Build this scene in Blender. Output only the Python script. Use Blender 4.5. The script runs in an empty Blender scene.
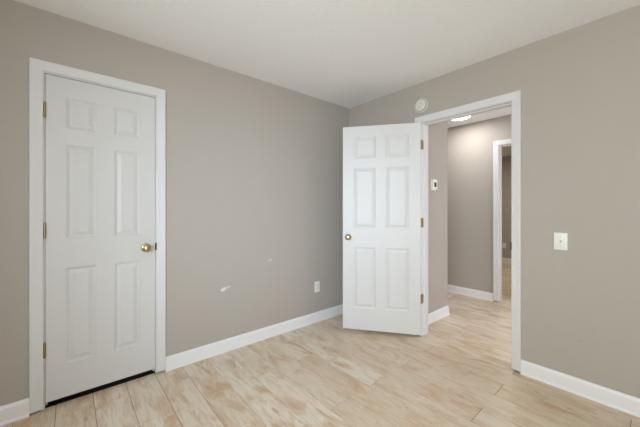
import bpy, bmesh, math, random
from mathutils import Vector, Matrix

scene = bpy.context.scene
col = scene.collection
random.seed(7)

# ------------------------------------------------------------------ camera
cam_data = bpy.data.cameras.new('camera')
cam = bpy.data.objects.new('camera', cam_data)
col.objects.link(cam)
cam.location = (2.4723, -2.5900, 1.2374)
cam.rotation_euler = (math.pi / 2, 0, 0.8615)
cam_data.sensor_fit = 'HORIZONTAL'
cam_data.sensor_width = 36.0
cam_data.lens = 36.0 * 292.4127 / 640.0
cam_data.shift_y = -4.283 / 640.0
cam_data.clip_start = 0.05
scene.camera = cam

# ------------------------------------------------------------------ world, exposure
world = bpy.data.worlds.new('sky')
scene.world = world
world.use_nodes = True
wnt = world.node_tree
bg = wnt.nodes['Background']
sky = wnt.nodes.new('ShaderNodeTexSky')
sky.sky_type = 'NISHITA'
sky.sun_elevation = math.radians(40)
sky.sun_disc = False
wnt.links.new(sky.outputs[0], bg.inputs[0])
bg.inputs[1].default_value = 0.02

scene.view_settings.view_transform = 'Standard'
scene.view_settings.look = 'None'
scene.view_settings.gamma = 1.0
scene.view_settings.use_curve_mapping = False
scene.view_settings.exposure = 0.07
scene.cycles.use_denoising = True
scene.cycles.max_bounces = 12
scene.cycles.diffuse_bounces = 8


def area_light(name, loc, direction, sx, sy, power, color, spread=180):
    d = bpy.data.lights.new(name, 'AREA')
    d.shape = 'RECTANGLE'
    d.size, d.size_y = sx, sy
    d.energy = power
    d.color = color
    d.spread = math.radians(spread)
    o = bpy.data.objects.new(name, d)
    col.objects.link(o)
    o.location = loc
    o.rotation_euler = Vector(direction).to_track_quat('-Z', 'Y').to_euler()
    return o


# daylight through the windows behind the photographer and at the end of the hall, plus two added corner fills
SOUTH_W = (1.60, 3.65, 0.75, 2.15)     # x0, x1, z0, z1 in the wall y = -3.5
HALL_W = (0.45, 1.55, 0.55, 2.15)      # y0, y1, z0, z1 in the wall x = 3.8, end of the hall
area_light('window_daylight', (2.60, -3.49, 1.45), (0, 1, 0), 1.66, 1.36, 30, (1.70, 1.86, 1.92))
area_light('added_corner_fill', (3.0, -3.48, 1.45), (-0.75, 0.66, -0.1), 1.2, 1.36, 30, (0.20, 0.24, 0.30), 60)  # added narrow fill, brightens the left wall near the corner
area_light('added_corner_fill', (2.2, -3.48, 1.45), (-0.5, 0.85, -0.3), 1.2, 1.36, 30, (0.05, 0.06, 0.07), 80)  # second added fill, weak, aimed down toward the corner
area_light('hall_daylight', (3.78, 1.0, 1.42), (-1, 0.4, 0), 1.0, 1.6, 30, (1.30, 1.33, 1.46))

# ------------------------------------------------------------------ materials
def srgb(r, g, b):
    def c(v):
        v /= 255.0
        return v / 12.92 if v <= 0.04045 else ((v + 0.055) / 1.055) ** 2.4
    return (c(r), c(g), c(b), 1.0)


def new_mat(name, color, rough=0.5, metallic=0.0, spec=0.5):
    m = bpy.data.materials.new(name)
    m.use_nodes = True
    b = m.node_tree.nodes['Principled BSDF']
    b.inputs['Base Color'].default_value = color
    b.inputs['Roughness'].default_value = rough
    b.inputs['Metallic'].default_value = metallic
    b.inputs['Specular IOR Level'].default_value = spec
    return m


def add_bump(m, scale, strength, detail=3.0, dist=0.002):
    nt = m.node_tree
    b = nt.nodes['Principled BSDF']
    tc = nt.nodes.new('ShaderNodeNewGeometry')
    n = nt.nodes.new('ShaderNodeTexNoise')
    n.inputs['Scale'].default_value = scale
    n.inputs['Detail'].default_value = detail
    bp = nt.nodes.new('ShaderNodeBump')
    bp.inputs['Strength'].default_value = strength
    bp.inputs['Distance'].default_value = dist
    nt.links.new(tc.outputs['Position'], n.inputs['Vector'])
    nt.links.new(n.outputs['Fac'], bp.inputs['Height'])
    nt.links.new(bp.outputs['Normal'], b.inputs['Normal'])


WALL_COL = srgb(178, 170, 160)
M_wall = new_mat('greige_wall_paint', WALL_COL, 0.55, 0, 0.3)
add_bump(M_wall, 160, 0.12, 2.0, 0.001)
M_ceil = new_mat('textured_ceiling_paint', srgb(245, 245, 245), 0.9, 0, 0.1)
add_bump(M_ceil, 70, 0.5, 4.0, 0.004)
M_trim = new_mat('white_trim_paint', srgb(217, 216, 214), 0.38, 0, 0.4)
M_door = new_mat('white_door_paint', srgb(210, 208, 205), 0.42, 0, 0.4)
add_bump(M_door, 90, 0.06, 2.0, 0.001)
M_brass = new_mat('polished_brass', srgb(196, 180, 140), 0.28, 1.0)
M_bronze = new_mat('aged_brass', srgb(165, 140, 106), 0.40, 1.0)
M_hinge = new_mat('dulled_brass', srgb(160, 142, 100), 0.34, 1.0)
M_dark = new_mat('dark_bronze', srgb(70, 55, 42), 0.45, 0.8)
M_base = new_mat('white_baseboard_paint', srgb(232, 231, 230), 0.35, 0, 0.4)
M_plastic = new_mat('white_plastic', srgb(236, 234, 228), 0.35)
M_plastic_g = new_mat('off_white_plastic', srgb(214, 211, 204), 0.4)
M_black = new_mat('dark_slot', srgb(38, 35, 33), 0.6)
M_lcd = new_mat('dark_display', srgb(72, 68, 62), 0.25)
M_screw = new_mat('painted_screw', srgb(200, 197, 190), 0.4)
M_under = new_mat('underlay', srgb(124, 98, 70), 0.9)
M_sub = new_mat('bare_subfloor', srgb(58, 50, 44), 0.95)

# window pane / frosted light
M_diff = bpy.data.materials.new('lit_diffuser')
M_diff.use_nodes = True
_b = M_diff.node_tree.nodes['Principled BSDF']
_b.inputs['Base Color'].default_value = (0.9, 0.88, 0.84, 1)
_b.inputs['Emission Color'].default_value = (1.0, 0.93, 0.84, 1)
_b.inputs['Emission Strength'].default_value = 5.0

# left wall: greige paint with two unpainted spackle patches
M_wall_p = M_wall.copy()
M_wall_p.name = 'greige_wall_paint_patched'


def spots(m, axis, spots_list):
    """small pale spackle smears: (horizontal, z, half width, half height, tilt, strength)"""
    nt = m.node_tree
    b = nt.nodes['Principled BSDF']
    geo = nt.nodes.new('ShaderNodeNewGeometry')
    sep = nt.nodes.new('ShaderNodeSeparateXYZ')
    nt.links.new(geo.outputs['Position'], sep.inputs[0])
    noise = nt.nodes.new('ShaderNodeTexNoise')
    noise.inputs['Scale'].default_value = 45
    nt.links.new(geo.outputs['Position'], noise.inputs['Vector'])
    prev = b.inputs['Base Color'].default_value[:]
    last = None

    def mth(op, a, c):
        n = nt.nodes.new('ShaderNodeMath')
        n.operation = op
        for i, v in enumerate((a, c)):
            if v is None:
                continue
            if isinstance(v, (int, float)):
                n.inputs[i].default_value = v
            else:
                nt.links.new(v, n.inputs[i])
        return n.outputs[0]
    for (h, z, hw, hh, tilt, k, colr) in spots_list:
        dh = mth('SUBTRACT', sep.outputs[axis], h)
        dz = mth('SUBTRACT', sep.outputs[2], z)
        dz = mth('SUBTRACT', dz, mth('MULTIPLY', dh, tilt))
        a = mth('POWER', mth('ABSOLUTE', mth('DIVIDE', dh, hw), None), 2.0)
        c = mth('POWER', mth('ABSOLUTE', mth('DIVIDE', dz, hh), None), 2.0)
        r = mth('ADD', mth('ADD', a, c), mth('MULTIPLY', mth('SUBTRACT', noise.outputs['Fac'], 0.5), 1.6))
        ramp = nt.nodes.new('ShaderNodeMapRange')
        ramp.inputs['From Min'].default_value = 1.15
        ramp.inputs['From Max'].default_value = 0.55
        ramp.inputs['To Min'].default_value = 0.0
        ramp.inputs['To Max'].default_value = k
        nt.links.new(r, ramp.inputs['Value'])
        mix = nt.nodes.new('ShaderNodeMix')
        mix.data_type = 'RGBA'
        if last is None:
            mix.inputs['A'].default_value = prev
        else:
            nt.links.new(last, mix.inputs['A'])
        mix.inputs['B'].default_value = colr
        nt.links.new(ramp.outputs['Result'], mix.inputs['Factor'])
        last = mix.outputs['Result']
    nt.links.new(last, b.inputs['Base Color'])


spots(M_wall_p, 1, [
    (-1.572, 0.541, 0.024, 0.017, 0.25, 0.75, srgb(240, 236, 232)),
    (-1.533, 0.553, 0.034, 0.012, 0.12, 0.42, srgb(232, 228, 224)),
    (-1.108, 0.743, 0.030, 0.014, 0.10, 0.28, srgb(222, 220, 218)),
    (-0.60, 1.22, 0.02, 0.012, 0.1, 0.10, srgb(222, 220, 218)),
])
M_wall_r = M_wall.copy()
M_wall_r.name = 'greige_wall_paint_scuffed'
spots(M_wall_r, 0, [
    (2.121, 0.356, 0.022, 0.004, -0.1, 0.5, srgb(150, 144, 138)),
    (2.190, 0.440, 0.006, 0.018, -0.1, 0.3, srgb(170, 160, 142)),
])

# laminate planks: every plank carries its own random attribute
M_floor = bpy.data.materials.new('pale_oak_laminate')
M_floor.use_nodes = True


def floor_nodes(m):
    nt = m.node_tree
    N, L = nt.nodes, nt.links
    b = N['Principled BSDF']
    b.inputs['Roughness'].default_value = 0.42
    b.inputs['Specular IOR Level'].default_value = 0.35
    at = N.new('ShaderNodeAttribute')
    at.attribute_name = 'plank'
    geo = N.new('ShaderNodeNewGeometry')
    off = N.new('ShaderNodeVectorMath')
    off.operation = 'MULTIPLY_ADD'
    off.inputs[1].default_value = (17.0, 23.0, 31.0)
    L.new(at.outputs['Color'], off.inputs[0])
    L.new(geo.outputs['Position'], off.inputs[2])

    def noise(sx, sy, scale, detail, rough=0.55, dist=0.0):
        mp = N.new('ShaderNodeMapping')
        mp.inputs['Scale'].default_value = (sx, sy, 1)
        L.new(off.outputs[0], mp.inputs['Vector'])
        n = N.new('ShaderNodeTexNoise')
        n.inputs['Scale'].default_value = scale
        n.inputs['Detail'].default_value = detail
        n.inputs['Roughness'].default_value = rough
        n.inputs['Distortion'].default_value = dist
        L.new(mp.outputs[0], n.inputs['Vector'])
        return n.outputs['Fac']

    def rng(v, a, c, lo, hi):
        r = N.new('ShaderNodeMapRange')
        r.inputs['From Min'].default_value = a
        r.inputs['From Max'].default_value = c
        r.inputs['To Min'].default_value = lo
        r.inputs['To Max'].default_value = hi
        L.new(v, r.inputs['Value'])
        return r.outputs['Result']

    def mix(f, A, B, mode='MIX'):
        x = N.new('ShaderNodeMix')
        x.data_type = 'RGBA'
        x.blend_type = mode
        if isinstance(f, float):
            x.inputs['Factor'].default_value = f
        else:
            L.new(f, x.inputs['Factor'])
        for k, v in (('A', A), ('B', B)):
            if isinstance(v, tuple):
                x.inputs[k].default_value = v
            else:
                L.new(v, x.inputs[k])
        return x.outputs['Result']
    sep = N.new('ShaderNodeSeparateColor')
    L.new(at.outputs['Color'], sep.inputs[0])
    base = mix(rng(sep.outputs[0], 0, 1, 0, 1), srgb(228, 217, 200), srgb(212, 194, 170))
    blotch = noise(1.6, 4.0, 2.4, 5, 0.6, 0.6)
    base = mix(rng(blotch, 0.47, 0.68, 0.0, 0.95), base, srgb(192, 155, 114))
    # flame grain: long streaks
    grain = noise(2.2, 22.0, 3.0, 6, 0.6, 0.8)
    base = mix(rng(grain, 0.45, 0.72, 0.0, 0.65), base, srgb(184, 155, 123))
    fine = noise(6.0, 90.0, 4.0, 3, 0.5)
    base = mix(rng(fine, 0.35, 0.7, 0.0, 0.30), base, srgb(234, 223, 207))
    # small darker knots
    kn = noise(3.0, 7.0, 3.2, 2, 0.4)
    base = mix(rng(kn, 0.70, 0.78, 0.0, 0.5), base, srgb(160, 130, 100))
    L.new(base, b.inputs['Base Color'])
    L.new(rng(grain, 0.3, 0.7, 0.36, 0.50), b.inputs['Roughness'])


floor_nodes(M_floor)

# ------------------------------------------------------------------ mesh helpers
def link_mesh(name, bm, mat, parent=None, loc=None, smooth=False):
    me = bpy.data.meshes.new(name)
    bmesh.ops.recalc_face_normals(bm, faces=bm.faces)
    bm.to_mesh(me)
    bm.free()
    if mat:
        me.materials.append(mat)
    if smooth:
        for p in me.polygons:
            p.use_smooth = True
        me.set_sharp_from_angle(angle=math.radians(38))
    o = bpy.data.objects.new(name, me)
    col.objects.link(o)
    if parent:
        o.parent = parent
    if loc:
        o.location = loc
    return o


def box(bm, x0, x1, y0, y1, z0, z1):
    v = [bm.verts.new(p) for p in ((x0, y0, z0), (x1, y0, z0), (x1, y1, z0), (x0, y1, z0),
                                   (x0, y0, z1), (x1, y0, z1), (x1, y1, z1), (x0, y1, z1))]
    fs = [(0, 3, 2, 1), (4, 5, 6, 7), (0, 1, 5, 4), (1, 2, 6, 5), (2, 3, 7, 6), (3, 0, 4, 7)]
    return [bm.faces.new([v[i] for i in f]) for f in fs]


def rbox(bm, x0, x1, y0, y1, z0, z1, r=0.002, seg=2):
    t = bmesh.new()
    box(t, x0, x1, y0, y1, z0, z1)
    bmesh.ops.bevel(t, geom=list(t.edges), offset=r, segments=seg, affect='EDGES', profile=0.5)
    me = bpy.data.meshes.new('tmp')
    t.to_mesh(me)
    t.free()
    bm.from_mesh(me)
    bpy.data.meshes.remove(me)


def lathe(bm, prof, axis='Z', seg=32, origin=(0, 0, 0)):
    """prof: list of (radius, height along axis)"""
    rings = []
    for r, h in prof:
        ring = []
        if r < 1e-6:
            c = [(0, 0, h)]
        else:
            c = [(r * math.cos(2 * math.pi * i / seg), r * math.sin(2 * math.pi * i / seg), h) for i in range(seg)]
        for p in c:
            if axis == 'X':
                q = (p[2], p[0], p[1])
            elif axis == 'Y':
                q = (p[0], p[2], p[1])
            else:
                q = p
            ring.append(bm.verts.new((q[0] + origin[0], q[1] + origin[1], q[2] + origin[2])))
        rings.append(ring)
    for a, b in zip(rings[:-1], rings[1:]):
        if len(a) == 1 and len(b) == 1:
            continue
        for i in range(seg):
            j = (i + 1) % seg
            if len(a) == 1:
                bm.faces.new((a[0], b[i], b[j]))
            elif len(b) == 1:
                bm.faces.new((a[i], a[j], b[0]))
            else:
                bm.faces.new((a[i], a[j], b[j], b[i]))
    for ring in (rings[0], rings[-1]):
        if len(ring) > 1:
            bm.faces.new(ring)


def empty(name, loc, rz=0.0):
    o = bpy.data.objects.new(name, None)
    o.empty_display_size = 0.05
    col.objects.link(o)
    o.location = loc
    o.rotation_euler = (0, 0, rz)
    return o


def tag(o, label, cat, kind=None, group=None):
    o['label'] = label
    o['category'] = cat
    if kind:
        o['kind'] = kind
    if group:
        o['group'] = group
    return o


def struct(name, bm, mat, label, cat, **k):
    return tag(link_mesh(name, bm, mat, **k), label, cat, 'structure')


# ------------------------------------------------------------------ dimensions
CEIL = 2.463
WT = 0.127                       # partition thickness
X_E, Y_S = 3.8, -3.5             # bedroom's far walls behind the camera
HX, HY = 0.835, 0.797            # hall partition face / its outside corner
FY, FT = 1.748, 0.115            # far hall wall
RY = 5.1                         # end wall of the room beyond
BH = 0.105                       # baseboard height

# closet opening in wall_left (y range), bedroom doorway in wall_right (x range)
C0, C1, CT = -2.7035, -2.0965, 2.0785      # jamb faces, head
D0, D1, DT = 0.9640, 1.7220, 2.0700
F0, F1, FTOP = 1.0710, 1.8300, 2.0830
JT = 0.018

# ------------------------------------------------------------------ floor
def build_floor():
    bm = bmesh.new()
    lay = bm.loops.layers.float_color.new('plank')
    X0, X1, Y0, Y1 = -1.4, 4.0, -3.7, 5.3
    W, Lg, gap = 0.184, 1.22, 0.0012
    n0 = math.floor((Y0 + 1.916) / W)
    n1 = math.ceil((Y1 + 1.916) / W)
    for n in range(n0, n1):
        ya, yb = -1.916 + n * W, -1.916 + (n + 1) * W
        xs = 0.53 if n % 2 == 0 else 1.14
        k0 = math.floor((X0 - xs) / Lg)
        k1 = math.ceil((X1 - xs) / Lg)
        for k in range(k0, k1):
            xa, xb = max(X0, xs + k * Lg), min(X1, xs + (k + 1) * Lg)
            if yb < 0.05:
                xa = max(xa, -0.022)
            if xb - xa < 0.01:
                continue
            c = (random.random(), random.random(), random.random(), 1)
            x0, x1, y0, y1 = xa + gap, xb - gap, ya + gap, yb - gap
            e = 0.0014
            top = [bm.verts.new(p) for p in ((x0 + e, y0 + e, 0), (x1 - e, y0 + e, 0), (x1 - e, y1 - e, 0), (x0 + e, y1 - e, 0))]
            mid = [bm.verts.new(p) for p in ((x0, y0, -e), (x1, y0, -e), (x1, y1, -e), (x0, y1, -e))]
            low = [bm.verts.new(p) for p in ((x0, y0, -0.008), (x1, y0, -0.008), (x1, y1, -0.008), (x0, y1, -0.008))]
            fs = [bm.faces.new(top)]
            for a, b in ((mid, top), (low, mid)):
                for i in range(4):
                    j = (i + 1) % 4
                    fs.append(bm.faces.new((a[i], a[j], b[j], b[i])))
            fs.append(bm.faces.new(low[::-1]))
            for f in fs:
                for lp in f.loops:
                    lp[lay] = c
    for bx_, idx in (((-0.022, X1, Y0, 0.1, -0.12, -0.0045), 1), ((X0, X1, 0.1, Y1, -0.12, -0.0045), 1),
                     ((X0, -0.022, Y0, 0.1, -0.12, -0.055), 2)):
        for f in box(bm, *bx_):
            f.material_index = idx
            for lp in f.loops:
                lp[lay] = (0.5, 0.5, 0.5, 1)
    o = struct('floor', bm, M_floor, 'pale oak laminate plank floor with tan blotches and grain', 'floor')
    o.data.materials.append(M_under)
    o.data.materials.append(M_sub)
    return o


build_floor()

# ------------------------------------------------------------------ ceiling and walls
bm = bmesh.new()
box(bm, -1.5, 4.0, -3.7, 5.3, CEIL, CEIL + 0.12)
struct('ceiling', bm, M_ceil, 'flat off-white ceiling with light orange-peel texture', 'ceiling')

bm = bmesh.new()
box(bm, -0.115, 0, Y_S, C0 - JT, 0.016, CEIL)
box(bm, -0.115, 0, C1 + JT, 0, 0.016, CEIL)
box(bm, -0.115, 0, C0 - JT, C1 + JT, CT + JT, CEIL)
struct('wall_left', bm, M_wall_p, 'greige bedroom wall with the closed closet door and two pale spackle smears', 'wall')

bm = bmesh.new()
box(bm, -0.115, D0 - JT, 0, WT, 0.016, CEIL)
box(bm, D1 + JT, X_E, 0, WT, 0.016, CEIL)
box(bm, D0 - JT, D1 + JT, 0, WT, DT + JT, CEIL)
struct('wall_right', bm, M_wall_r, 'greige bedroom wall with the open doorway to the hall', 'wall')

bm = bmesh.new()
sx0, sx1, sz0, sz1 = SOUTH_W
box(bm, -0.115, sx0, Y_S - 0.12, Y_S, -0.008, CEIL)
box(bm, sx1, X_E + 0.12, Y_S - 0.12, Y_S, -0.008, CEIL)
box(bm, sx0, sx1, Y_S - 0.12, Y_S, -0.008, sz0)
box(bm, sx0, sx1, Y_S - 0.12, Y_S, sz1, CEIL)
struct('wall_rear', bm, M_wall, 'greige bedroom wall with a window, facing the doorway', 'wall')

bm = bmesh.new()
ys = [Y_S, HALL_W[0], HALL_W[1], RY + 0.12]
for i, (ya, yb) in enumerate(zip(ys[:-1], ys[1:])):
    if i == 1:
        box(bm, X_E, X_E + 0.12, ya, yb, -0.008, HALL_W[2])
        box(bm, X_E, X_E + 0.12, ya, yb, HALL_W[3], CEIL)
    else:
        box(bm, X_E, X_E + 0.12, ya, yb, -0.008, CEIL)
struct('wall_opposite', bm, M_wall, 'greige outer wall facing the closet, with a window where it ends the hall', 'wall')

# window sashes behind the camera
M_pane = bpy.data.materials.new('window_glass')
M_pane.use_nodes = True
_p = M_pane.node_tree.nodes['Principled BSDF']
_p.inputs['Base Color'].default_value = (0.95, 0.98, 0.97, 1)
_p.inputs['Transmission Weight'].default_value = 1.0
_p.inputs['Roughness'].default_value = 0.0
_p.inputs['IOR'].default_value = 1.02


def window(name, horiz, a0, a1, z0, z1, plane, outward, label):
    """sash window in a wall; horiz 'x' or 'y' is the direction it runs along"""
    def bx(bm, u0, u1, d0, d1, w0, w1):
        p0, p1 = sorted((plane + outward * d0, plane + outward * d1))
        if horiz == 'x':
            rbox(bm, u0, u1, p0, p1, w0, w1, 0.003)
        else:
            rbox(bm, p0, p1, u0, u1, w0, w1, 0.003)
    f = bmesh.new()
    t = 0.045
    zm = (z0 + z1) / 2
    bx(f, a0, a0 + t, .04, .10, z0, z1)
    bx(f, a1 - t, a1, .04, .10, z0, z1)
    bx(f, a0 + t, a1 - t, .04, .10, z0, z0 + t)
    bx(f, a0 + t, a1 - t, .04, .10, z1 - t, z1)
    bx(f, a0 + t, a1 - t, .045, .095, zm - .022, zm + .022)
    w = struct(name, f, M_trim, label, 'window')
    g = bmesh.new()
    bx(g, a0 + t, a1 - t, .066, .072, z0 + t, zm - .022)
    bx(g, a0 + t, a1 - t, .066, .072, zm + .022, z1 - t)
    link_mesh('pane', g, M_pane, w)
    return w


window('window_1', 'x', *SOUTH_W, Y_S, -1, 'wide white sash window in the wall behind the camera')
window('window_2', 'y', *HALL_W, X_E, 1, 'white sash window at the end of the hall')


# hall partition: ends in an outside corner
bm = bmesh.new()
box(bm, -1.3, HX, WT, HY, -0.008, CEIL)
struct('wall_hall', bm, M_wall, 'short greige hall wall behind the open door, carrying the thermostat', 'wall')

bm = bmesh.new()
box(bm, -1.3, F0 - JT, FY, FY + FT, -0.008, CEIL)
box(bm, F1 + JT, X_E, FY, FY + FT, -0.008, CEIL)
box(bm, F0 - JT, F1 + JT, FY, FY + FT, FTOP + JT, CEIL)
struct('wall_far', bm, M_wall, 'greige wall across the hall with a doorway to the next room', 'wall')

bm = bmesh.new()
box(bm, -1.42, -1.3, WT, RY + 0.12, -0.008, CEIL)
struct('wall_hall_end', bm, M_wall, 'greige end wall closing the left of the hall', 'wall')

bm = bmesh.new()
box(bm, -1.3, X_E, RY, RY + 0.12, -0.008, CEIL)
struct('wall_beyond', bm, M_wall, 'greige end wall of the room seen through the second doorway', 'wall')

bm = bmesh.new()
box(bm, -0.85, -0.75, Y_S - 0.12, WT, -0.060, CEIL)
box(bm, -0.75, -0.115, Y_S - 0.12, Y_S, -0.060, CEIL)
box(bm, -0.75, -0.115, -0.005, WT - 0.002, -0.060, CEIL)
struct('wall_closet', bm, M_wall, 'inside walls of the closet behind the closed door', 'wall')


# ------------------------------------------------------------------ baseboards
BB = [(0, 0), (0.0200, 0), (0.0200, 0.003), (0.0185, 0.010), (0.0155, 0.0145), (0.0130, 0.016), (0.0125, 0.070), (0.0115, 0.078), (0.0125, 0.082), (0.0110, 0.088),
      (0.0070, 0.096), (0.0045, 0.1005), (0.0040, BH), (0, BH)]


def sweep(bm, path, prof, closed_ends=True):
    """path: list of (x, y) in plan with the wall on the LEFT of travel... normals = right side"""
    n = len(path)
    rings = []
    for i in range(n):
        p = Vector(path[i])
        dirs = []
        if i > 0:
            dirs.append((p - Vector(path[i - 1])).normalized())
        if i < n - 1:
            dirs.append((Vector(path[i + 1]) - p).normalized())
        norms = [Vector((d.y, -d.x)) for d in dirs]
        if len(norms) == 2:
            m = (norms[0] + norms[1]).normalized()
            m /= max(0.2, m.dot(norms[0]))
        else:
            m = norms[0]
        rings.append([bm.verts.new((p.x + m.x * t, p.y + m.y * t, z)) for t, z in prof])
    k = len(prof)
    for a, b in zip(rings[:-1], rings[1:]):
        for i in range(k):
            j = (i + 1) % k
            bm.faces.new((a[i], a[j], b[j], b[i]))
    if closed_ends:
        bm.faces.new(rings[0])
        bm.faces.new(rings[-1][::-1])


def baseboard(name, paths, label):
    bm = bmesh.new()
    for p in paths:
        sweep(bm, p, BB)
    return struct(name, bm, M_base, label, 'baseboard')


CW = 0.060   # casing width
CL0, CL1 = C0 - 0.0065 - CW, C1 + 0.0065 + CW
DL0, DL1 = D0 - 0.005 - CW, D1 + 0.005 + CW
FL0, FL1 = F0 - 0.006 - CW, F1 + 0.006 + CW
baseboard('baseboard_left', [[(0, Y_S), (0, CL0)], [(0, CL1), (0, 0), (DL0, 0)]],
          'white baseboard along the closet wall, turning the corner behind the open door')
baseboard('baseboard_right', [[(DL1, 0), (X_E, 0), (X_E, Y_S), (0, Y_S)]],
          'white baseboard along the wall right of the doorway')
baseboard('baseboard_hall', [[(HX, WT), (HX, HY), (-1.3, HY)]],
          'white baseboard wrapping the outside corner of the thermostat wall')
baseboard('baseboard_far', [[(-1.3, FY), (FL0, FY)], [(FL1, FY), (X_E, FY)]],
          'white baseboard along the far wall of the hall')
baseboard('baseboard_beyond', [[(-1.3, RY), (X_E, RY)]],
          'white baseboard on the end wall of the room beyond')

# ------------------------------------------------------------------ door frames
CAS = [(0, 0), (0, 0.0090), (0.004, 0.0112), (0.028, 0.0130), (0.048, 0.0165), (0.057, 0.0165), (0.060, 0.0145), (0.060, 0)]


def casing_bm(a0, a1, top, z0, to_world):
    """mitred casing around an opening; a0, a1, top are its inner edges"""
    bm = bmesh.new()
    rings = []
    for kind in ('bl', 'tl', 'tr', 'br'):
        ring = []
        for w, t in CAS:
            a = a0 - w if kind[1] == 'l' else a1 + w
            z = z0 if kind[0] == 'b' else top + w
            ring.append(bm.verts.new(to_world(a, t, z)))
        rings.append(ring)
    k = len(CAS)
    for A, B in zip(rings[:-1], rings[1:]):
        for i in range(k):
            j = (i + 1) % k
            bm.faces.new((A[i], A[j], B[j], B[i]))
    bm.faces.new(rings[0])
    bm.faces.new(rings[-1][::-1])
    return bm


def jamb_bm(a0, a1, top, d0, d1, stop, to_world):
    """lining of an opening with a door stop; depth runs d0..d1 into the wall"""
    bm = bmesh.new()

    def b(u0, u1, e0, e1, z0, z1):
        p, q = to_world(u0, -e0, z0), to_world(u1, -e1, z1)
        box(bm, min(p[0], q[0]), max(p[0], q[0]), min(p[1], q[1]), max(p[1], q[1]), z0, z1)
    z0 = 0.006
    b(a0 - JT, a0, d0, d1, z0, top + JT)
    b(a1, a1 + JT, d0, d1, z0, top + JT)
    b(a0, a1, d0, d1, top, top + JT)
    if stop:
        s0, s1 = stop
        b(a0, a0 + 0.011, s0, s1, z0, top - 0.011)
        b(a1 - 0.011, a1, s0, s1, z0, top - 0.011)
        b(a0, a1, s0, s1, top - 0.011, top)
    return bm


def w_left(a, t, z):      # closet wall: along y, projecting +x
    return (t, a, z)


def w_right(a, t, z):     # doorway wall, bedroom side: along x, projecting -y
    return (a, -t, z)


def w_right_back(a, t, z):
    return (a, WT + t, z)


def w_far(a, t, z):
    return (a, FY - t, z)


GAP = 0.014
t1 = struct('trim_1', casing_bm(C0 - .0065, C1 + .0065, CT + .0085, GAP, w_left), M_trim,
            'white moulded casing around the closed closet door', 'door frame')
link_mesh('jamb', jamb_bm(C0, C1, CT, 0.0, 0.115, (0.040, 0.070), w_left), M_trim, t1)
bm = bmesh.new()
rbox(bm, -0.004, 0.0065, C1 - 0.0025, C1 + 0.0045, 0.930, 0.985, 0.001)
link_mesh('strike_plate', bm, M_dark, t1)['label'] = 'dark bronze strike plate'

t2 = struct('trim_2', casing_bm(D0 - .005, D1 + .005, DT + .004, GAP, w_right), M_trim,
            'white moulded casing around the open doorway to the hall', 'door frame')
link_mesh('jamb', jamb_bm(D0, D1, DT, 0.0, WT, (0.040, 0.075), w_right), M_trim, t2)
link_mesh('hall_casing', casing_bm(D0 - .005, D1 + .005, DT + .004, GAP, w_right_back), M_trim, t2)
bm = bmesh.new()
rbox(bm, D1 - 0.0035, D1 + 0.001, -0.010, 0.030, 0.925, 0.985, 0.001)
link_mesh('strike_plate', bm, M_dark, t2)['label'] = 'dark bronze strike plate'

t3 = struct('trim_3', casing_bm(F0 - .006, F1 + .006, FTOP + .006, GAP, w_far), M_trim,
            'white casing around the second doorway across the hall', 'door frame')
link_mesh('jamb', jamb_bm(F0, F1, FTOP, 0.0, FT, (0.045, 0.080), w_far), M_trim, t3)


# ------------------------------------------------------------------ six-panel doors
def slab_bm(w, h, th, xs, zs):
    """moulded slab: xs / zs are the panel intervals; front face at y = 0 looking -y"""
    bm = bmesh.new()
    xc = sorted({0, w, *[v for p in xs for v in p]})
    zc = sorted({0, h, *[v for p in zs for v in p]})

    def is_panel(x0, x1, z0, z1):
        return any(abs(p[0] - x0) < 1e-6 and abs(p[1] - x1) < 1e-6 for p in xs) and \
            any(abs(p[0] - z0) < 1e-6 and abs(p[1] - z1) < 1e-6 for p in zs)
    for side in (0, 1):
        y0, s = (0.0, 1) if side == 0 else (th, -1)
        for i in range(len(xc) - 1):
            for k in range(len(zc) - 1):
                a, b, c, d = xc[i], xc[i + 1], zc[k], zc[k + 1]
                if not is_panel(a, b, c, d):
                    bm.faces.new([bm.verts.new(p) for p in ((a, y0, c), (b, y0, c), (b, y0, d), (a, y0, d))])
                else:
                    rings = []
                    for ins, dep in ((0, 0), (0.003, 0.0035), (0.009, 0.0050), (0.013, 0.0088), (0.020, 0.0092)):
                        y = y0 + s * dep
                        rings.append([bm.verts.new(p) for p in ((a + ins, y, c + ins), (b - ins, y, c + ins),
                                                                (b - ins, y, d - ins), (a + ins, y, d - ins))])
                    for A, B in zip(rings[:-1], rings[1:]):
                        for q in range(4):
                            r = (q + 1) % 4
                            bm.faces.new((A[q], A[r], B[r], B[q]))
                    bm.faces.new(rings[-1])
    for (x, z0, z1) in [(0, 0, h), (w, 0, h)]:
        zz = zc
        for k in range(len(zz) - 1):
            bm.faces.new([bm.verts.new(p) for p in ((x, 0, zz[k]), (x, th, zz[k]), (x, th, zz[k + 1]), (x, 0, zz[k + 1]))])
    for z in (0, h):
        for i in range(len(xc) - 1):
            bm.faces.new([bm.verts.new(p) for p in ((xc[i], 0, z), (xc[i + 1], 0, z), (xc[i + 1], th, z), (xc[i], th, z))])
    bmesh.ops.remove_doubles(bm, verts=bm.verts, dist=1e-5)
    return bm


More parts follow.
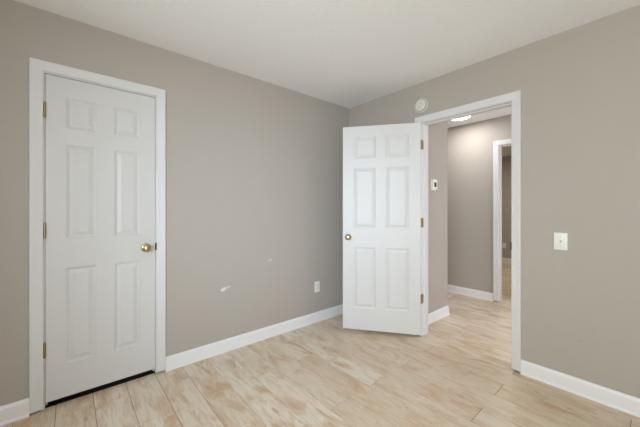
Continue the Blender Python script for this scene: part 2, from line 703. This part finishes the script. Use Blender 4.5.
def raised_panel_bm(x0, x1, z0, z1, th):
    bm = bmesh.new()
    for y0, s in ((0.0, 1), (th, -1)):
        rings = []
        for ins, dep in ((0.0165, 0.0100), (0.0180, 0.0088), (0.0380, 0.0022), (0.0400, 0.0014)):
            y = y0 + s * dep
            rings.append([bm.verts.new(p) for p in ((x0 + ins, y, z0 + ins), (x1 - ins, y, z0 + ins),
                                                    (x1 - ins, y, z1 - ins), (x0 + ins, y, z1 - ins))])
        for A, B in zip(rings[:-1], rings[1:]):
            for q in range(4):
                r = (q + 1) % 4
                bm.faces.new((A[q], A[r], B[r], B[q]))
        bm.faces.new(rings[-1])
        bm.faces.new(rings[0][::-1])
    return bm


KNOB = [(0.0, 0.000), (0.0315, 0.000), (0.0325, 0.003), (0.0300, 0.0065), (0.0210, 0.0095), (0.0135, 0.012), (0.0115, 0.018),
        (0.0115, 0.026), (0.0150, 0.031), (0.0225, 0.0355), (0.0270, 0.042), (0.0280, 0.049), (0.0255, 0.056),
        (0.0195, 0.0615), (0.0100, 0.0645), (0.0, 0.0652)]


def make_door(name, w, th, xs, zs, h, loc, rz, knob_x, knob_z, label, both):
    d = struct(name, slab_bm(w, h, th, xs, zs), M_door, label, 'door')
    d.location = loc
    d.rotation_euler = (0, 0, rz)
    for (z0, z1) in zs:
        for (x0, x1) in xs:
            link_mesh('raised_panel', raised_panel_bm(x0, x1, z0, z1, th), M_door, d)
    ros = [p for p in KNOB if p[1] <= 0.0121] + [(0.0, 0.0121)]
    grip = [(0.0, 0.0110)] + [(0.0120, 0.0110)] + [p for p in KNOB if p[1] > 0.0121]
    for side in ((0, 1) if both else (0,)):
        y0, s = (0.0, -1) if side == 0 else (th, 1)
        g = bmesh.new()
        lathe(g, [(r, s * t) for r, t in grip], 'Y', 32)
        k = link_mesh('door_knob', g, M_brass, d, (knob_x, y0, knob_z), smooth=True)
        k['label'] = 'round polished brass knob'
        r_ = bmesh.new()
        lathe(r_, [(r, s * t) for r, t in ros], 'Y', 32)
        link_mesh('rosette', r_, M_brass, k, smooth=True)
    return d


def hinge(door, mat, z, barrel, leaves, label):
    """barrel (x, y) and leaf boxes in the door's local frame"""
    bm = bmesh.new()
    hh = 0.0445
    prof = [(0.0, -hh - 0.006), (0.0035, -hh - 0.005), (0.0050, -hh - 0.001), (0.0040, -hh), (0.0062, -hh)]
    for i in range(1, 5):
        zz = -hh + 2 * hh * i / 5
        prof += [(0.0062, zz - 0.0004), (0.0054, zz), (0.0062, zz + 0.0004)]
    prof += [(0.0062, hh), (0.0040, hh), (0.0050, hh + 0.001), (0.0035, hh + 0.005), (0.0, hh + 0.006)]
    lathe(bm, prof, 'Z', 16, (barrel[0], barrel[1], 0))
    b = link_mesh('hinge', bm, mat, door, (0, 0, z), smooth=True)
    b['label'] = label
    for poly in leaves:
        lf = bmesh.new()
        a = [lf.verts.new((x, y, -hh)) for x, y in poly]
        c = [lf.verts.new((x, y, hh)) for x, y in poly]
        n = len(poly)
        for i in range(n):
            lf.faces.new((a[i], a[(i + 1) % n], c[(i + 1) % n], c[i]))
        lf.faces.new(a)
        lf.faces.new(c[::-1])
        link_mesh('hinge_leaf', lf, mat, b)
    return b


TH = 0.035
# closed closet door, hinged at its left edge; its face is flush with the wall
CZ = 0.0416
cw = C1 - C0 - 0.006
closet = make_door('door_1', cw, TH, [(0.098, 0.250), (0.351, 0.503)],
                   [(0.210, 0.822), (1.010, 1.608), (1.712, 1.908)], 2.032, (0, C0 + 0.003, CZ), math.pi / 2,
                   cw - 0.0610, 0.954 - CZ, 'closed white six-panel closet door with a brass knob', False)
for z in (1.850, 1.107, 0.369):
    hinge(closet, M_hinge, z - CZ, (-0.003, -0.0065),
          [[(-0.0026, -0.003), (-0.0015, -0.003), (-0.0015, 0.024), (-0.0026, 0.024)]], 'polished brass hinge')

# bedroom door, swung wide open into the room
OZ = 0.034
A = Vector((0.3694, -0.4783))
B = Vector((0.9744, -0.0367))
u = (B - A).normalized()
ang = math.atan2(u.y, u.x)
nrm = Vector((u.y, -u.x))                # visible side
A2 = A + nrm * 0.008
ow = (B - A).length
opened = make_door('door_2', ow, TH, [(0.106, 0.328), (0.421, 0.643)],
                   [(0.216, 0.822), (1.012, 1.614), (1.712, 1.930)], 2.032, (A2.x, A2.y, OZ), ang,
                   0.057, 0.957 - OZ, 'open white six-panel bedroom door swung back toward the corner', True)


def to_door(p):
    q = Vector(p) - A2
    return (q.dot(u), q.dot(Vector((-u.y, u.x))))


for z in (1.862, 1.107, 0.369):
    leaf_j = [to_door(p) for p in ((D0 + 0.0002, -0.008), (D0 + 0.0026, -0.008), (D0 + 0.0026, 0.030), (D0 + 0.0002, 0.030))]
    leaf_d = [(ow - 0.001, TH - 0.001), (ow + 0.002, TH - 0.001), (ow + 0.002, 0.006), (ow - 0.001, 0.006)]
    hinge(opened, M_bronze, z - OZ, to_door((D0 + 0.0005, -0.0135)), [leaf_j, leaf_d], 'aged brass hinge')
bm = bmesh.new()
rbox(bm, -0.0015, 0.001, 0.005, 0.030, 0.957 - OZ - 0.028, 0.957 - OZ + 0.028, 0.0006)
link_mesh('latch_plate', bm, M_bronze, opened)['label'] = 'aged brass latch plate'


# ------------------------------------------------------------------ wall fittings
# built facing -y, then turned to their wall
def outlet(loc, rz, label, group=None):
    r = empty('power_outlet', loc, rz)
    tag(r, label, 'outlet', None, group)
    bm = bmesh.new()
    rbox(bm, -0.036, 0.036, -0.0055, -0.0003, -0.0585, 0.0585, 0.0025, 3)
    link_mesh('cover_plate', bm, M_plastic, r, smooth=True)
    for z in (0.0205, -0.0205):
        bm = bmesh.new()
        rbox(bm, -0.0165, 0.0165, -0.0075, -0.0050, z - 0.0145, z + 0.0145, 0.001)
        s = link_mesh('socket', bm, M_plastic, r)
        bm = bmesh.new()
        box(bm, -0.0078, -0.0056, -0.0078, -0.0070, z - 0.001, z + 0.009)
        box(bm, 0.0056, 0.0078, -0.0078, -0.0070, z - 0.001, z + 0.008)
        lathe(bm, [(0.0024, -0.0078), (0.0024, -0.0070)], 'Y', 12, (0, 0, z - 0.008))
        link_mesh('slot', bm, M_black, s)
    bm = bmesh.new()
    lathe(bm, [(0.003, -0.0050), (0.003, -0.0064), (0.0015, -0.0068), (0.0, -0.0068)], 'Y', 12)
    link_mesh('screw', bm, M_screw, r)
    return r


outlet((0, -0.512, 0.382), math.pi / 2, 'white power outlet low on the closet wall near the open door')
outlet((0.100, RY, 0.394), 0.0, 'white power outlet on the end wall seen through the second doorway')

# light switch right of the doorway
r = tag(empty('light_switch', (2.021, 0, 1.0145), 0), 'white toggle light switch on the wall right of the doorway', 'switch')
bm = bmesh.new()
rbox(bm, -0.0375, 0.0375, -0.006, -0.0003, -0.060, 0.060, 0.0028, 3)
link_mesh('cover_plate', bm, M_plastic, r, smooth=True)
bm = bmesh.new()
box(bm, -0.0062, 0.0062, -0.0068, -0.0055, -0.0125, 0.0125)
link_mesh('toggle_slot', bm, M_plastic_g, r)
bm = bmesh.new()
vs = [bm.verts.new(p) for p in ((-0.0045, -0.006, -0.008), (0.0045, -0.006, -0.008), (0.0045, -0.006, 0.007), (-0.0045, -0.006, 0.007),
                                (-0.0038, -0.0175, 0.002), (0.0038, -0.0175, 0.002), (0.0038, -0.0160, 0.0105), (-0.0038, -0.0160, 0.0105))]
for f in ((0, 3, 2, 1), (4, 5, 6, 7), (0, 1, 5, 4), (1, 2, 6, 5), (2, 3, 7, 6), (3, 0, 4, 7)):
    bm.faces.new([vs[i] for i in f])
link_mesh('toggle', bm, M_plastic_g, r)
for z in (0.0300, -0.0300):
    bm = bmesh.new()
    lathe(bm, [(0.0032, -0.0055), (0.0032, -0.0070), (0.0016, -0.0074), (0.0, -0.0074)], 'Y', 12, (0, 0, z))
    link_mesh('screw', bm, M_screw, r)

# thermostat on the hall wall (faces +x)
r = tag(empty('thermostat', (HX, 0.462, 1.507), math.pi / 2), 'small white thermostat with a dark display on the hall wall', 'thermostat')
bm = bmesh.new()
rbox(bm, -0.050, 0.050, -0.006, -0.0003, -0.062, 0.062, 0.002)
link_mesh('back_plate', bm, M_plastic, r)
bm = bmesh.new()
rbox(bm, -0.043, 0.043, -0.027, -0.005, -0.054, 0.054, 0.004, 3)
body = link_mesh('housing', bm, M_plastic, r, smooth=True)
bm = bmesh.new()
rbox(bm, -0.024, 0.024, -0.0285, -0.0260, -0.026, 0.026, 0.001)
link_mesh('display', bm, M_lcd, body)['label'] = 'dark display'
bm = bmesh.new()
rbox(bm, -0.020, 0.020, -0.0285, -0.0260, -0.045, -0.038, 0.001)
link_mesh('button', bm, M_plastic_g, body)

# smoke alarm above the doorway's left corner
r = tag(empty('smoke_alarm', (0.968, 0, 2.234), 0), 'round white smoke alarm on the wall above the open doorway', 'smoke alarm')
bm = bmesh.new()
lathe(bm, [(0.0, -0.0003), (0.0675, -0.0003), (0.0695, -0.003), (0.0685, -0.014), (0.0660, -0.016), (0.0615, -0.016),
           (0.0600, -0.014), (0.0600, -0.006), (0.0, -0.006)], 'Y', 48)
link_mesh('mounting_base', bm, M_plastic_g, r, smooth=True)
bm = bmesh.new()
lathe(bm, [(0.0, -0.005), (0.0500, -0.005), (0.0500, -0.018), (0.0545, -0.020), (0.0540, -0.034), (0.049, -0.038),
           (0.040, -0.0400), (0.0385, -0.0375), (0.0355, -0.0375), (0.034, -0.0400), (0.0, -0.0412)], 'Y', 48)
cov = link_mesh('cover', bm, M_plastic_g, r, smooth=True)
bm = bmesh.new()
lathe(bm, [(0.0, -0.038), (0.0095, -0.038), (0.0095, -0.0418), (0.008, -0.0424), (0.0, -0.0424)], 'Y', 24, (0.010, 0, 0.016))
link_mesh('test_button', bm, M_screw, cov, smooth=True)
bm = bmesh.new()
for i in range(5):
    box(bm, -0.022 + i * 0.005, -0.0200 + i * 0.005, -0.0408, -0.0385, -0.022, -0.006)
link_mesh('vent_slot', bm, M_screw, cov)


# ------------------------------------------------------------------ ceiling lights
def ceiling_light(loc, rad, power, color, label):
    r = tag(empty('ceiling_light', loc), label, 'ceiling light')
    bm = bmesh.new()
    lathe(bm, [(0.0, 0.0), (rad, 0.0), (rad + 0.004, -0.004), (rad + 0.003, -0.009), (rad - 0.006, -0.010), (0.0, -0.010)], 'Z', 48)
    link_mesh('rim', bm, M_trim, r, smooth=True)
    bm = bmesh.new()
    lathe(bm, [(0.0, -0.009), (rad - 0.008, -0.009), (rad - 0.010, -0.013), (rad * 0.8, -0.016), (rad * 0.5, -0.018), (0.0, -0.019)], 'Z', 48)
    link_mesh('diffuser', bm, M_diff, r, smooth=True)['label'] = 'glowing frosted diffuser'
    if power <= 0:
        return r
    d = bpy.data.lights.new('lamp_glow', 'AREA')
    d.shape = 'DISK'
    d.size = rad * 1.7
    d.energy = power
    d.color = color
    o = bpy.data.objects.new('lamp_glow', d)
    col.objects.link(o)
    o.parent = r
    o.location = (0, 0, -0.022)
    return r


ceiling_light((0.735, 1.34, CEIL), 0.14, 10, (0.73, 0.73, 0.75), 'round lit flush ceiling light in the hall')
ceiling_light((0.6, 3.5, CEIL), 0.14, 20, (1.04, 0.98, 0.84), 'unseen flush ceiling light added to brighten the room beyond the hall')  # out-of-view fixture, added so the far room isn't too dark
